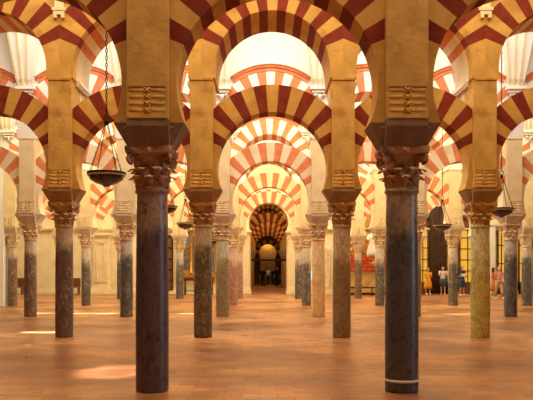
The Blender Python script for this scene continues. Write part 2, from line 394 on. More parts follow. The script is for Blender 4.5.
def archivolt_mesh(y):
    b = MB(); a0 = math.acos(1.29/2.15)
    n = 26
    def band(r0, r1, ya, yb):
        rings = []
        for i in range(n+1):
            a = a0+(PI-2*a0)*i/n; ca, sa = math.cos(a), math.sin(a)
            q0 = min(r0, 1.29/max(abs(ca), 1e-6)); q1 = min(r1, 1.29/max(abs(ca), 1e-6))
            rings.append([(q0*ca, ya, CU+q0*sa), (q1*ca, ya, CU+q1*sa), (q1*ca, yb, CU+q1*sa), (q0*ca, yb, CU+q0*sa)])
        b.loft(rings, 0, False)
    band(1.905, 2.0, y-.015, y+.05); band(2.10, 2.13, y-.07, y+.05); band(2.0, 2.1, y-.02, y+.05)
    for k in range(34):
        a = a0+.05+(PI-2*a0-.1)*k/33; da = .014
        b.loft([[(q*math.cos(a+d), yy, CU+q*math.sin(a+d)) for q, yy in ((2.02, y-.05), (2.098, y-.05), (2.098, y-.01), (2.02, y-.01))] for d in (-da, da)], 0, False)
    return b.mesh('archivolt')
def extr(x):                      # height of the top of the upper voussoirs at x from the bay centre
    x = abs(x); return CU+math.sqrt(max(0, EU*EU-x*x))
def upper_wall_mesh(nb, y0, y1, top):
    b = MB(); N = 18
    for k in range(-nb, nb+1):
        for i in range(N):
            xa = -1.55+3.1*i/N; xb = -1.55+3.1*(i+1)/N
            b.hexa([(k*A+xa, y0, extr(xa)), (k*A+xb, y0, extr(xb)), (k*A+xb, y1, extr(xb)), (k*A+xa, y1, extr(xa))],
                   [(k*A+xa, y0, top), (k*A+xb, y0, top), (k*A+xb, y1, top), (k*A+xa, y1, top)])
    xe = (nb+.5)*A
    for s in (-1, 1):             # wall that closes the row at its ends
        x0, x1 = (xe+.25, 21) if s > 0 else (-21, -xe-.25)
        b.box(x0, x1, -PD, PD, 0, ZJ); b.box(min(x0, x1) if s > 0 else x0, x1, y0, y1, ZJ, top)
        xj = (xe, xe+.25) if s > 0 else (-xe-.25, -xe)
        b.box(xj[0], xj[1], y0, y1, ZJ, top)
    return b
def console_mesh(y):              # fluted springer of the white vault over a pier
    b = MB()
    lev = [(7.28, .22, .12), (7.5, .26, .22), (8.1, .34, .34), (8.8, .44, .50), (9.5, .60, .72), (10.4, .85, 1.0)]
    b.loft([[(-hw, y, z), (-hw, y-d, z), (hw, y-d, z), (hw, y, z)] for z, hw, d in lev], 0, False)
    for q in (-.92, -.3, .35):
        b.loft([[(q*hw-.03, y-d+.02, z), (q*hw-.03, y-d-.035, z), (q*hw+.03, y-d-.035, z), (q*hw+.03, y-d+.02, z)] for z, hw, d in lev], 1, False)
    for z0, z1, hw, d in ((7.2, 7.29, .30, .24), (7.10, 7.2, .24, .18)): b.box(-hw, hw, y-d, y, z0, z1)
    for s in (-1, 1):
        b.lathe([(0, -.05), (.05, -.04), (.07, 0), (.05, .04), (0, .05)], 10, c=(s*.13, y-.1, 7.04))
    b.lathe([(0, -.12), (.05, -.09), (.08, 0), (.09, .08), (0, .1)], 10, c=(0, y-.08, 6.98))
    return b.mesh('vault_springer')
def bracket_mesh(y):
    b = MB(); b.box(-.15, .15, y-.07, y, 7.08, 7.15); b.box(-.12, .12, y-.06, y, 6.99, 7.08)
    for s in (-1, 1): b.box(s*.08-.035, s*.08+.035, y-.06, y, 6.92, 6.99)
    b.box(-.10, .10, y-.04, y, 7.15, 7.6)
    return b.mesh('bracket')

ME = dict(shaft=None, capital=[capital_mesh(i) for i in range(3)], impost=impost_mesh(), pier=pier_mesh(), panel=panel_mesh(), corbel=corbel_mesh(),
          lower=lower_arch_mesh(), upper=upper_arch_mesh(), volt=archivolt_mesh(-PD-.005))
CACHE = {}
UF = upper_arch_mesh(-PD-.005, -.1); UF.name = 'front_ring'
UR = upper_arch_mesh(-.1, YB); UR.name = 'rear_ring'
UM = []
for _s in (-1, 1):
    _b = MB(); _x = sorted((_s*(RU-.06), _s*(RU+.03))); _w = sorted((_s*(RU-.03), _s*(RU+.03)))
    _b.prism([(_w[0], ZJ-.10), (_w[1], ZJ-.10), (_w[1], ZJ-.05), (_x[1], ZJ-.05), (_x[1], ZJ+.03), (_x[0], ZJ+.03), (_x[0], ZJ-.05), (_w[0], ZJ-.05)], 0, YB+.04)
    UM.append(_b.mesh('springer_moulding'))
def var(me, key, mats):           # the same shape in other materials
    k = (me.name, key)
    if k not in CACHE:
        c = me.copy(); c.name = me.name.split('.')[0]; pass
        for m in mats: c.materials.append(m)
        CACHE[k] = c
    return CACHE[k]
def put(name, me, parent, loc=(0, 0, 0)):
    o = bpy.data.objects.new(name, me); COL.objects.link(o); o.parent = parent; o.location = loc; return o

ORD = ['nearest', 'second', 'third', 'fourth', 'fifth']
NUM = ['first', 'second', 'third', 'fourth', 'fifth', 'sixth']
def where_col(k):
    return 'immediately %s of the central aisle' % ('left' if k < 0 else 'right') if k in (-1, 0) else '%s one %s of the central aisle' % (NUM[(-k-1) if k < 0 else k], 'left' if k < 0 else 'right')
def where_bay(k):
    return 'over the central aisle' if k == 0 else '%s bay %s of the central aisle' % (NUM[abs(k)-1], 'left' if k < 0 else 'right')
SH = {  # (row, k): marble, radius factor
 (1, -1): ('plum', 1.03), (1, 0): ('black', 1.04), (1, -2): ('taupe', 1), (1, 1): ('grey', 1),
 (2, -2): ('purple', 1.0), (2, -1): ('taupe', 1.03), (2, 0): ('rust', 1.02), (2, 1): ('olive', 1.08), (2, -3): ('grey', 1), (2, 2): ('brown', 1),
 (3, -4): ('grey', 1), (3, -3): ('brown', 1), (3, -2): ('charcoal', 1.03), (3, -1): ('greygreen', 1.08), (3, 0): ('tan', 1.08), (3, 1): ('rust', 1), (3, 2): ('charcoal', 1.05), (3, 3): ('grey', 1),
 (4, -4): ('brown', 1), (4, -3): ('grey', .95), (4, -2): ('charcoal', 1), (4, -1): ('pink', 1.1), (4, 0): ('grey', 1), (4, 1): ('grey', 1.0), (4, 2): ('grey', 1.0), (4, 3): ('charcoal', 1.03),
 (5, -5): ('tan', 1), (5, -4): ('grey', 1), (5, -3): ('charcoal', .9), (5, -2): ('grey', 1), (5, -1): ('pink', 1), (5, 0): ('grey', 1), (5, 1): ('brown', .95), (5, 2): ('rust', 1), (5, 3): ('tan', 1), (5, 4): ('grey', 1)}
CAPNAME = {'d': 'dark brown', 'g': 'ochre', 'p': 'pale'}
def column(r, k, y, extra=''):
    x = (k+.5)*A; mk, f = SH.get((r, k), ('tan', 1)); mm, words = MAR[mk]
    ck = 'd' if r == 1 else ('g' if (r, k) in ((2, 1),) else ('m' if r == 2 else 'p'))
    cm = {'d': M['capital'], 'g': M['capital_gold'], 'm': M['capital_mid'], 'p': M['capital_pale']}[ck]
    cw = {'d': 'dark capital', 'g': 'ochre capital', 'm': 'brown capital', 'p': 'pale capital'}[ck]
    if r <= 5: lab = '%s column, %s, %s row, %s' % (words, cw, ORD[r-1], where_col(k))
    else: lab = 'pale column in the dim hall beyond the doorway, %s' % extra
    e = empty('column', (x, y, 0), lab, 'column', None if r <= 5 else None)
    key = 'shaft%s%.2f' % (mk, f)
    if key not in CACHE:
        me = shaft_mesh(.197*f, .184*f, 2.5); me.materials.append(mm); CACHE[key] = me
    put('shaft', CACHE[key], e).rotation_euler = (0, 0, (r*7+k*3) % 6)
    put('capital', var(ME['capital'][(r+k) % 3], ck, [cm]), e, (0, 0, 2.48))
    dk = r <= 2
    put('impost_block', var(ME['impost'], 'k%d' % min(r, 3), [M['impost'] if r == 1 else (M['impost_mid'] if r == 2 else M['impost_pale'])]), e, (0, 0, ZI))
    return e
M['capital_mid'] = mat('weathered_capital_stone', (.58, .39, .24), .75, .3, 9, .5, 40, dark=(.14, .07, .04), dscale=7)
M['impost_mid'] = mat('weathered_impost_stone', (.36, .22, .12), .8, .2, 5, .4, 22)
NB = {1: 1, 2: 2, 3: 3, 4: 3, 5: 4}
for r in range(1, 6):
    y = rowy(r); nb = NB[r]; old = r <= 2; key = 'old' if old else 'new'
    st, rd, pm = (M['ochre'], M['oxide'], M['pier']) if old else (M['cream'], M['salmon'], M['pier_pale'])  # first two rows take the ochre set, rows behind the paler set
    for k in range(-nb-1, nb+1):
        c = column(r, k, y)
        if (r, k) == (1, 0):
            b = MB(); b.lathe([(.206, 0), (.213, .004), (.213, .03), (.206, .034)], 32); b.build('metal_band', M['rim'], c, (0, 0, .12))
        x = (k+.5)*A
        p = empty('pier', (x, y, 0), '%s masonry pier, column below %s, %s row' % ('ochre' if old else 'pale cream', where_col(k), ORD[r-1]), 'pier')
        put('pier_body', var(ME['pier'], key, [pm]), p); put('scroll_panel', var(ME['panel'], key, [pm]), p); put('corbel', var(ME['corbel'], key if r != 2 else 'cream_corbel', [pm if r != 2 else M['cream']]), p)
    for k in range(-nb, nb+1):
        x = k*A
        o = put('horseshoe_arch', var(ME['lower'], key, [st, rd]), None, (x, y, 0))
        tag(o, 'lower %s striped arch, %s row, %s' % ('ochre and red' if old else 'cream and salmon', ORD[r-1], where_bay(k)), 'arch')
        lab = 'upper %s striped arch, %s row, %s' % ('ochre and red' if old else 'cream and salmon', ORD[r-1], where_bay(k))
        ukey = 'old' if old else 'up'
        if r == 2 and k != 0:
            e = empty('round_arch', (x, y, 0), lab, 'arch')
            put('front_ring', var(UF, ukey, [st, rd]), e)
            tag(put('rear_ring', var(UR, ukey, [M['cream'], M['salmon']]), e), 'cream and salmon rear ring')  # rear part of the ring takes the paler colours
            for _m in UM: put('springer_moulding', var(_m, _m.name, [M['white']]), e)
        elif old:
            tag(put('round_arch', var(ME['upper'], ukey, [st, rd]), None, (x, y, 0)), lab, 'arch')
        else:
            e = empty('round_arch', (x, y, 0), lab, 'arch')
            put('arch_body', var(ME['upper'], ukey, [M['white'], rd]), e)
            tag(put('archivolt', var(ME['volt'], key, [rd]), e), 'salmon brick moulding with a dentil row')
    wl = upper_wall_mesh(nb, -PD+.02, YB-.05, CEIL-.005).build('wall_upper', M['white'] if not old else M['ochre'], None, (0, y, 0))
    tag(wl, kind='structure')
    if r >= 3:
        for k in range(-nb-1, nb+1): put('vault_springer', CACHE.setdefault('cons', console_mesh(-PD+.02)), wl, ((k+.5)*A, 0, 0))
    elif r == 2:
        for k in range(-nb-1, nb+1): put('bracket', CACHE.setdefault('brk', bracket_mesh(-PD)), wl, ((k+.5)*A, 0, .07))
if 'cons' in CACHE: CACHE['cons'].materials.append(M['white']); CACHE['cons'].materials.append(M['pier_pale'])
if 'brk' in CACHE: CACHE['brk'].materials.append(M['cream'])

# ------------------------------------------------------------------ the wall at the back, with its doorway
def arch_pts(cz, r, d, n=28, cx=0):
    return [(cx+r*math.cos(a), cz+r*math.sin(a)) for a in [PI+d-(PI+2*d)*i/n for i in range(n+1)]]
DC, DR = 4.46, 1.24; dd = .42
hw = 1.14
pts = arch_pts(DC, DR, dd)
zs = DC-DR*math.sin(dd)
poly = [(-21, 0), (-hw, 0), (-hw, zs)]+pts+[(hw, zs), (hw, 0), (21, 0), (21, CEIL), (-21, CEIL)]
b = MB(); b.prism(poly, WALLY, WALLY+.9); tag(b.build('wall_back', M['cream']), kind='structure')
b = MB(); dv = math.radians(14)
voussoirs(b, DC, DR+.22, DR+.85, 1.9, dv, PI-dv, 17, WALLY-.05, WALLY+.02, lambda i: i % 2 == 0)
tag(b.build('doorway_arch', [M['white'], M['salmon']]), 'cream and salmon striped arch framing the central doorway in the back wall', 'arch')
for s in (-1, 1):
    e = empty('pilaster', (s*1.44, WALLY, 0), 'cream stone pilaster on the %s jamb of the central doorway' % ('left' if s < 0 else 'right'), 'pilaster')
    b = MB(); b.box(-.24, .24, -.28, 0, .45, 3.45, bev=.02); b.build('shaft', M['cream'], e)
    b = MB(); b.box(-.36, .36, -.42, 0, 0, .25); b.box(-.31, .31, -.36, 0, .25, .36); b.box(-.27, .27, -.31, 0, .36, .45); b.build('base', M['cream'], e)
    b = MB(); b.box(-.27, .27, -.31, 0, 3.45, 3.55); b.box(-.24, .24, -.28, 0, 3.55, 3.75); b.box(-.32, .32, -.37, 0, 3.75, 3.85); b.box(-.38, .38, -.43, 0, 3.85, 3.97); b.build('capital', M['cream'], e)

# blind arches of the back wall
for k in (-5, -4, -3, 3, 4, 5):
    b = MB(); dv = math.radians(20)
    voussoirs(b, 4.3, 1.15, 1.75, 1.5, dv, PI-dv, 15, WALLY-.06, WALLY+.02, lambda i: i % 2 == 0)
    tag(b.build('blind_arch', [M['cream'], M['salmon']], None, (k*A, 0, 0)), 'blind striped arch on the back wall, %s' % where_bay(k), 'arch')
# cornice
b = MB(); b.box(-21, -1.9, WALLY-.14, WALLY, 3.95, 4.05); b.box(-21, -1.9, WALLY-.22, WALLY, 4.05, 4.12); tag(b.build('trim_1', M['cream']), kind='structure')
b = MB(); b.box(1.9, 21, WALLY-.14, WALLY, 3.95, 4.05); b.box(1.9, 21, WALLY-.22, WALLY, 4.05, 4.12); tag(b.build('trim_2', M['cream']), kind='structure')
b = MB(); b.box(-21, -1.9, WALLY-.1, WALLY, 0, .22); tag(b.build('baseboard_left', M['cream']), kind='structure')
b = MB(); b.box(1.9, 21, WALLY-.1, WALLY, 0, .22); tag(b.build('baseboard_right', M['cream']), kind='structure')

def wx(px): return (px-267)/15.9-.13      # real place on the back wall of a thing measured in the photograph
# tall panelled pedestal on the left
def pedestal(x, lab):
    e = empty('pilaster', (x, WALLY, 0), lab, 'pilaster')
    b = MB(); b.box(-.5, .5, -.45, 0, .45, 3.55, bev=.02); b.build('shaft', M['cream'], e)
    b = MB()
    for i, (h, t) in enumerate(((.38, .03), (.26, .06))):
        for x0, x1, z0, z1 in ((-h, -h+.06, .7, 3.3-i*.15), (h-.06, h, .7, 3.3-i*.15), (-h, h, .7, .76), (-h, h, 3.24-i*.15, 3.3-i*.15)): b.box(x0, x1, -.45-t, -.44, z0+i*.1, z1)
    b.build('panel_moulding', M['cream'], e)
    b = MB(); b.box(-.68, .68, -.66, 0, 0, .18); b.box(-.60, .60, -.58, 0, .18, .32); b.box(-.55, .55, -.52, 0, .32, .45); b.build('base', M['cream'], e)
    b = MB(); b.box(-.56, .56, -.52, 0, 3.55, 3.66); b.box(-.64, .64, -.6, 0, 3.66, 3.8); b.build('cornice', M['cream'], e)
pedestal(wx(103), 'broad panelled cream pilaster on the back wall, left side')
# round cream pier at the far left
e = empty('round_pier', (-12.55, 31.2, 0), 'thick round cream pier with moulded base at the far left', 'pier')
b = MB(); b.lathe([(.36, .3), (.35, 1.5), (.34, 5.5), (.34, 7.0)], 32); b.build('shaft', M['pier_pale'], e)
b = MB(); b.lathe([(.50, 0), (.50, .12), (.46, .13), (.47, .2), (.43, .26), (.36, .32)], 32); b.build('base', M['pier_pale'], e)

# benches
def bench(x, y, wd, lab):
    e = empty('bench', (x, y, 0), lab, 'bench')
    b = MB(); b.box(-wd/2, wd/2, -.22, .22, .42, .48, bev=.01); b.build('seat', M['wood'], e)
    b = MB(); b.box(-wd/2, wd/2, .18, .22, .48, 1.0); b.build('backrest', M['wood'], e)
    for s in (-1, 1):
        b = MB(); b.box(s*(wd/2-.05)-.035, s*(wd/2-.05)+.035, -.2, .2, 0, .42); b.build('leg', M['wood'], e)
bench(wx(77), 42.6, 1.0, 'dark wooden bench against the back wall, beside the panelled pilaster')
bench(wx(22), 42.6, 1.0, 'dark wooden bench against the back wall, behind the far left columns')

# left altarpiece with table
ax = wx(199)
e = empty('altarpiece', (ax, WALLY, 0), 'gilded altarpiece with framed pictures on the back wall, left of the doorway', 'altarpiece')
b = MB(); b.box(-1.35, 1.35, -.25, 0, 1.0, 1.25, bev=.02); b.box(-1.3, 1.3, -.12, 0, 1.25, 4.2); b.box(-1.45, 1.45, -.3, 0, 4.2, 4.4, bev=.02); b.prism([(-1.3, 4.4), (1.3, 4.4), (.9, 4.9), (0, 5.25), (-.9, 4.9)], -.2, 0); b.build('frame', M['gold'], e)
for s in (-1, -.38, .38, 1):
    b = MB(); b.lathe([(.12, 0), (.12, .1), (.08, .14), (.085, 1.4), (.075, 2.6), (.12, 2.72), (.13, 2.85)], 12); b.build('column', M['gold'], e, (s*1.15, -.2, 1.25))
for x0, x1, z0, z1, m in ((-1.0, -.55, 1.5, 2.9, 'painting'), (-.33, .33, 1.6, 3.6, 'painting'), (.55, 1.0, 1.5, 2.7, 'blue'), (-1.0, -.55, 3.05, 3.9, 'blue'), (.55, 1.0, 2.9, 3.9, 'painting')):
    b = MB(); b.box(x0, x1, -.15, -.12, z0, z1); o = b.build('picture', M[m], e)
e = empty('table', (wx(201), 42.5, 0), 'dark wooden side table with slim legs before the gilded altarpiece', 'table')
b = MB(); b.box(-.95, .95, -.3, .3, .98, 1.05, bev=.01); b.box(-.88, .88, -.25, .25, .84, .98); b.build('tabletop', M['wood'], e)
for sx in (-1, 1):
    for sy in (-1, 1):
        b = MB(); b.tube([(sx*.82, sy*.2, 0), (sx*.82, sy*.2, .3), (sx*.82, sy*.2, .5), (sx*.82, sy*.2, .86)], [.045, .06, .035, .05], 8); b.build('leg', M['wood'], e)
b = MB(); b.box(-.8, .8, -.03, .03, .2, .26); b.build('stretcher', M['wood'], e)
# dark side door
e = empty('door', (wx(165), WALLY, 0), 'tall dark wooden door in the back wall, left of the gilded altarpiece', 'door')
b = MB(); b.box(-.55, .55, -.1, 0, 0, 3.7); b.build('door_leaf', M['blackwood_shade'], e)
b = MB()
for i in range(5):
    for s in (-1, 1): b.box(s*.27-.2, s*.27+.2, -.13, -.1, .2+i*.68, .75+i*.68, bev=.01)
b.build('door_panel', M['wood'], e)

# right altar: base, red frontal, statue, gilding
ax = wx(371)
e = empty('altar', (ax, 42.3, 0), 'altar with red and gold embroidered frontal, right of the doorway', 'altar')
b = MB(); b.box(-1.55, 1.55, -.1, .8, .1, 1.35); b.build('base', M['pier'], e)
b = MB(); b.box(-1.6, 1.6, -.2, .85, 1.38, 2.32, bev=.015); b.build('frontal', M['redcloth'], e)
b = MB()
for i in range(3): b.box(-1.35+i*.95, -.55+i*.95, -.23, -.19, 1.5, 1.56); b.box(-1.35+i*.95, -.55+i*.95, -.23, -.19, 2.15, 2.21)
for i in range(3): b.lathe([(0, -.25), (.12, -.18), (.2, 0), (.12, .18), (0, .25)], 10, c=(-.95+i*.95, -.2, 1.86), ry=.25)
b.build('embroidery', M['gold'], e)
b = MB(); b.box(-1.9, 1.9, -1.2, .8, 0, .1); b.build('step', M['wood'], e)
e = empty('altar_screen', (ax, WALLY, 0), 'gilded carved screen rising behind the red altar frontal', 'altarpiece')
b = MB(); b.box(-1.5, 1.5, -.14, 0, 2.0, 5.0); b.build('panel', M['gold'], e)
for s in (-1, -.5, .5, 1):
    b = MB(); n = 40
    b.tube([(s*1.25+.035*math.cos(i*.9), -.25+.035*math.sin(i*.9), 2.4+i*.06) for i in range(n)], .085, 8); b.build('column', M['gold'], e)
e = empty('statue', (wx(370), 42.3, 2.32), 'white draped standing statue on the red altar', 'statue')
b = MB(); b.lathe([(.36, 0), (.40, .2), (.32, .55), (.22, .9), (.25, 1.1), (.24, 1.3), (.13, 1.42), (.07, 1.46), (.10, 1.52), (.12, 1.62), (.09, 1.72), (0, 1.78)], 16, ry=.7)
b.tube([(-.22, 0, 1.3), (-.36, -.12, 1.05), (-.2, -.28, .98)], [.08, .07, .05], 8); b.tube([(.22, 0, 1.3), (.4, -.1, 1.15), (.42, -.2, 1.45)], [.08, .07, .05], 8)
b.build('draped_figure', M['whitecloth'], e)
# low rail before the altar
e = empty('rail', (wx(372), 40.9, 0), 'low black rail in front of the red altar', 'rail')
b = MB(); b.box(-2.0, 2.0, -.04, .04, .42, .50); b.build('bar', M['iron'], e)
b = MB(); b.box(-2.0, 2.0, -.04, .04, .1, .16); b.build('bar', M['iron'], e)
for i in range(6):
    b = MB(); b.box(-.03, .03, -.03, .03, 0, .45); b.build('post', M['iron'], e, (-1.95+i*.78, 0, 0))
# carved pale half column and lit signs near the doorway
e = empty('carved_post', (wx(328), 43.1, 0), 'pale carved stone post between the doorway and the red altar', 'post')
b = MB(); b.box(-.25, .25, -.22, .22, 0, .3); b.build('base', M['cream'], e)
b = MB(); b.lathe([(.19, .3), (.2, .5), (.17, .7), (.2, 1.1), (.16, 1.5), (.2, 1.9), (.16, 2.3), (.2, 2.7), (.22, 3.0)], 14); b.build('shaft', M['capital_pale'], e)
e = empty('information_screen', (wx(313), 43.3, 0), 'small pale blue lit screen on a stand behind the tan column', 'screen')
b = MB(); b.box(-.03, .03, -.03, .03, 0, .95); b.build('stand', M['iron'], e)
b = MB(); b.box(-.12, .12, -.03, .03, .9, 1.45); b.build('panel', mat('lit_screen', (.5, .7, .75), .4, .05, 5, 0, emit=(.55, .85, .9), es=.8), e)
e = empty('lit_niche', (wx(302.5), WALLY, 0), 'golden lit cabinet on the back wall just right of the doorway', 'cabinet')
b = MB(); b.box(-.34, .34, -.16, 0, .6, 2.3); b.build('cabinet_body', M['wood'], e)
b = MB(); b.box(-.28, .28, -.18, -.15, 1.0, 1.95); b.build('pane', M['amber'], e)

# screens of the chapels on the right: dark timber frames with golden lit panes
def chapel_screen(px0, px1, z1, nx, nz, lab, depth=.17):
    x0, x1 = wx(px0), wx(px1); W = x1-x0
    e = empty('chapel_screen', ((x0+x1)/2, WALLY, 0), lab, 'screen')
    b = MB(); b.box(-W/2, -W/2+.09, -depth, 0, 0, z1); b.box(W/2-.09, W/2, -depth, 0, 0, z1); b.box(-W/2, W/2, -depth, 0, z1-.12, z1); b.box(-W/2, W/2, -depth, 0, 0, .75)
    b.build('frame', M['wood'], e)
    b = MB()
    for i in range(1, nx): b.box(-W/2+W*i/nx-.025, -W/2+W*i/nx+.025, -depth-.02, -.05, .75, z1-.1)
    for j in range(1, nz): z = .75+(z1-.75)*j/nz; b.box(-W/2, W/2, -depth-.02, -.05, z-.03, z+.03)
    b.build('grille', M['blackwood_shade'], e)
    b = MB(); b.box(-W/2+.08, W/2-.08, -.13, -.10, .75, z1-.1); b.build('pane', M['amber'], e)
e = empty('wooden_partition', (wx(449), WALLY, 0), 'dark carved timber partition behind the visitors on the right', 'partition')
b = MB(); b.box(-2.1, 2.1, -.08, 0, 0, 4.75); b.box(-2.15, 2.15, -.2, 0, 4.75, 4.95); b.build('boards', M['wood'], e)
for i in range(6):
    b = MB(); b.box(-.28, .28, -.13, -.08, .12, .68, bev=.015); b.build('panel', M['wood'], e, (-1.75+i*.7, 0, 0))
chapel_screen(417, 428.5, 4.3, 2, 5, 'narrow golden lit screen behind the woman in the yellow dress')
chapel_screen(446, 456, 4.0, 1, 4, 'golden lit screen behind the person in the white top')
chapel_screen(459, 476, 4.2, 2, 5, 'wide golden lit screen behind the person in the dark blue shirt')
chapel_screen(497, 509, 4.2, 3, 3, 'golden lit grille between the white pilaster and the charcoal column')
chapel_screen(518, 536, 4.2, 3, 3, 'golden lit grille at the far right edge of the back wall')
e = empty('curtain', (wx(437.5), WALLY-.2, 0), 'tall dark brown curtain between the two left chapel screens', 'curtain')
b = MB(); n = 14
b.loft([[(-.5+1.0*i/n, -.08+.06*math.sin(i*2.1)-.0, z) for i in range(n+1)]+[(.5, .1, z), (-.5, .1, z)] for z in (0.02, 2.0, 4.0, 5.4)], 0, True); b.build('cloth', mat('brown_curtain', (.07, .035, .02), .9, .3, 4), e)
b = MB(); b.tube([(-.5, 0, 5.45), (.5, 0, 5.45)], .04, 8); b.build('rod', M['iron'], e)
e = empty('pilaster', (wx(491), WALLY, 0), 'white stone pilaster between the chapel screens on the right', 'pilaster')
b = MB(); b.box(-.22, .22, -.3, 0, .3, 4.3, bev=.02); b.build('shaft', M['white'], e)
b = MB(); b.box(-.3, .3, -.38, 0, 0, .3); b.build('base', M['white'], e)
b = MB(); b.box(-.3, .3, -.38, 0, 4.3, 4.5); b.build('capital', M['white'], e)

# ------------------------------------------------------------------ the dim hall beyond the doorway
b = MB(); b.box(-4.9, -4.65, WALLY+.9, 82, 0, 8); tag(b.build('wall_shade_left', M['blackwood_shade']), kind='structure')  # added side wall; its black colour stands in for the hall's dark depth
b = MB(); b.box(4.65, 4.9, WALLY+.9, 82, 0, 8); tag(b.build('wall_shade_right', M['blackwood_shade']), kind='structure')  # same on the right: added, painted black for the shade beyond
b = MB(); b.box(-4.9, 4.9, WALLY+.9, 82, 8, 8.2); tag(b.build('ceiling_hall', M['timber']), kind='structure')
HN = ['nearest to the door', 'second from the door', 'third from the door', 'last and farthest']
for i, y in enumerate((50.1, 57.0, 63.9, 70.8)):
    for k in (-1, 0):
        column(6+i, k, y, '%s pair, %s side' % (HN[i].split(' ')[0], 'left' if k < 0 else 'right'))
        p = empty('pier', ((k+.5)*A, y, 0), 'ochre pier in the dim hall, %s, %s side' % (HN[i], 'left' if k < 0 else 'right'), 'pier')
        put('pier_body', var(ME['pier'], 'old', [M['pier']]), p)
    for k in (-1, 0, 1):
        wh = ('left', 'middle', 'right')[k+1]
        tag(put('horseshoe_arch', var(ME['lower'], 'old', [M['ochre'], M['oxide']]), None, (k*A, y, 0)), 'shadowed lower striped arch in the dim hall, %s, %s' % (HN[i], wh), 'arch')
        tag(put('round_arch', var(ME['upper'], 'old', [M['ochre'], M['oxide']]), None, (k*A, y, 0)), 'shadowed upper striped arch in the dim hall, %s, %s' % (HN[i], wh), 'arch')
e = empty('added_niche', (0, 74.5, 0), 'added golden niche with added light at the far end of the dim hall', 'niche')  # invented niche, added as a golden end to the hall
b = MB(); b.prism([(-.8, 0), (-.8, 2.8)]+arch_pts(3.3, .95, .5)+[(.8, 2.8), (.8, 0), (2.4, 0), (2.4, 8), (-2.4, 8), (-2.4, 0)], -.3, .3); b.build('surround', M['wood'], e)
b = MB(); voussoirs(b, 3.3, .97, 1.4, 9, -.3, PI+.3, 13, -.34, -.29, lambda i: i % 2 == 0); b.build('arch_ring', [M['ochre'], M['oxide']], e)
b = MB(); b.box(-2.4, 2.4, 1.2, 1.3, 0, 6); b.build('back_panel', M['ochre'], e)
area('added_niche_light', (0, 75.2, 4.6), 1.2, .4, 26, (1, .66, .3))  # lamp added to brighten the invented niche
e = empty('iron_screen', (0, 46.6, 0), 'black iron rail screen standing across the hall beyond the doorway', 'screen')
b = MB(); b.box(-4.6, 4.6, -.04, .04, 2.1, 2.22); b.build('top_bar', M['iron'], e)
for i in (-3, -1, 1, 3):
    b = MB(); b.box(-.03, .03, -.03, .03, 0, 2.1); b.build('post', M['iron'], e, (i*1.5, 0, 0))

# ------------------------------------------------------------------ hanging lamps
def lamp(x, y, z, r, lab, mcord='iron'):
    e = empty('hanging_lamp', (x, y, z), lab, 'lamp')
    b = MB(); b.lathe([(0, -.42*r), (.14*r, -.42*r), (.22*r, -.34*r), (.55*r, -.24*r), (.85*r, -.05*r), (.96*r, .16*r), (.93*r, .17*r), (.78*r, .02*r), (.45*r, -.12*r), (0, -.16*r)], 32); b.build('bowl', M['glass'], e)
    b = MB(); b.lathe([(.93*r, .16*r), (1.0*r, .16*r), (1.0*r, .25*r), (.93*r, .25*r)], 32); b.build('band', M['rim'], e)
    b = MB(); b.lathe([(.93*r, .25*r), (1.02*r, .25*r), (1.03*r, .32*r), (1.0*r, .36*r), (.93*r, .36*r)], 32); b.build('rim', M['iron'], e)
    H = 2.9*r
    b = MB(); b.lathe([(.02, H-.02), (.12*r, H), (.12*r, H+.05), (.02, H+.07)], 12); b.tube([(.05*math.cos(a), 0, H+.11+.05*math.sin(a)) for a in [2*PI*i/12 for i in range(12)]], .01, 6, closed=True); b.build('hook_ring', M['iron'], e)
    def chain(p0, p1, rr, name):
        P0, P1 = Vector(p0), Vector(p1); d = P1-P0; n = max(3, int(d.length/(rr*3.2))); b = MB(); u = d.normalized()
        s1 = u.cross(Vector((0, 1, 0))).normalized(); s2 = u.cross(s1).normalized()
        for i in range(n):
            c = P0+d*(i+.5)/n; s = s1 if i % 2 else s2; L = d.length/n*.62
            b.tube([c+u*L*math.cos(t)+s*rr*.8*math.sin(t) for t in [2*PI*q/8 for q in range(8)]], rr*.33, 4, closed=True)
        b.build(name, M[mcord], e)
    for k in range(4):
        a = PI/4+k*PI/2; chain((.97*r*math.cos(a), .97*r*math.sin(a), .33*r), (.08*r*math.cos(a), .08*r*math.sin(a), H), .014, 'chain')
    chain((0, 0, H+.15), (0, 0, CEIL-z-.03), .02, 'long_chain')
def wp(px, y): return (px-267)*y/695-.13
def hp(py, y): return 1.5+(270-py)*y/695
lamp(wp(107, 12.0), 12.0, hp(179, 12.0), .325, 'shallow dark bowl lamp hanging between nearest left column and its left neighbour behind')
lamp(wp(502, 17.2), 17.2, hp(212.5, 17.2), .30, 'dark bowl lamp hanging just right of the olive column')
lamp(wp(443, 22.4+2.2), 24.6, hp(227.5, 24.6), .32, 'dark bowl lamp hanging between the black column and the olive column')
lamp(wp(186, 25.6), 25.6, hp(226, 25.6), .32, 'dark bowl lamp hanging just left of the taupe column')
lamp(wp(166.5, 19.0), 19.0, hp(210, 19.0), .31, 'dark bowl lamp half hidden behind the nearest left column')
lamp(wp(214, 31.5), 31.5, hp(242, 31.5), .30, 'small far bowl lamp between the taupe and grey green columns')

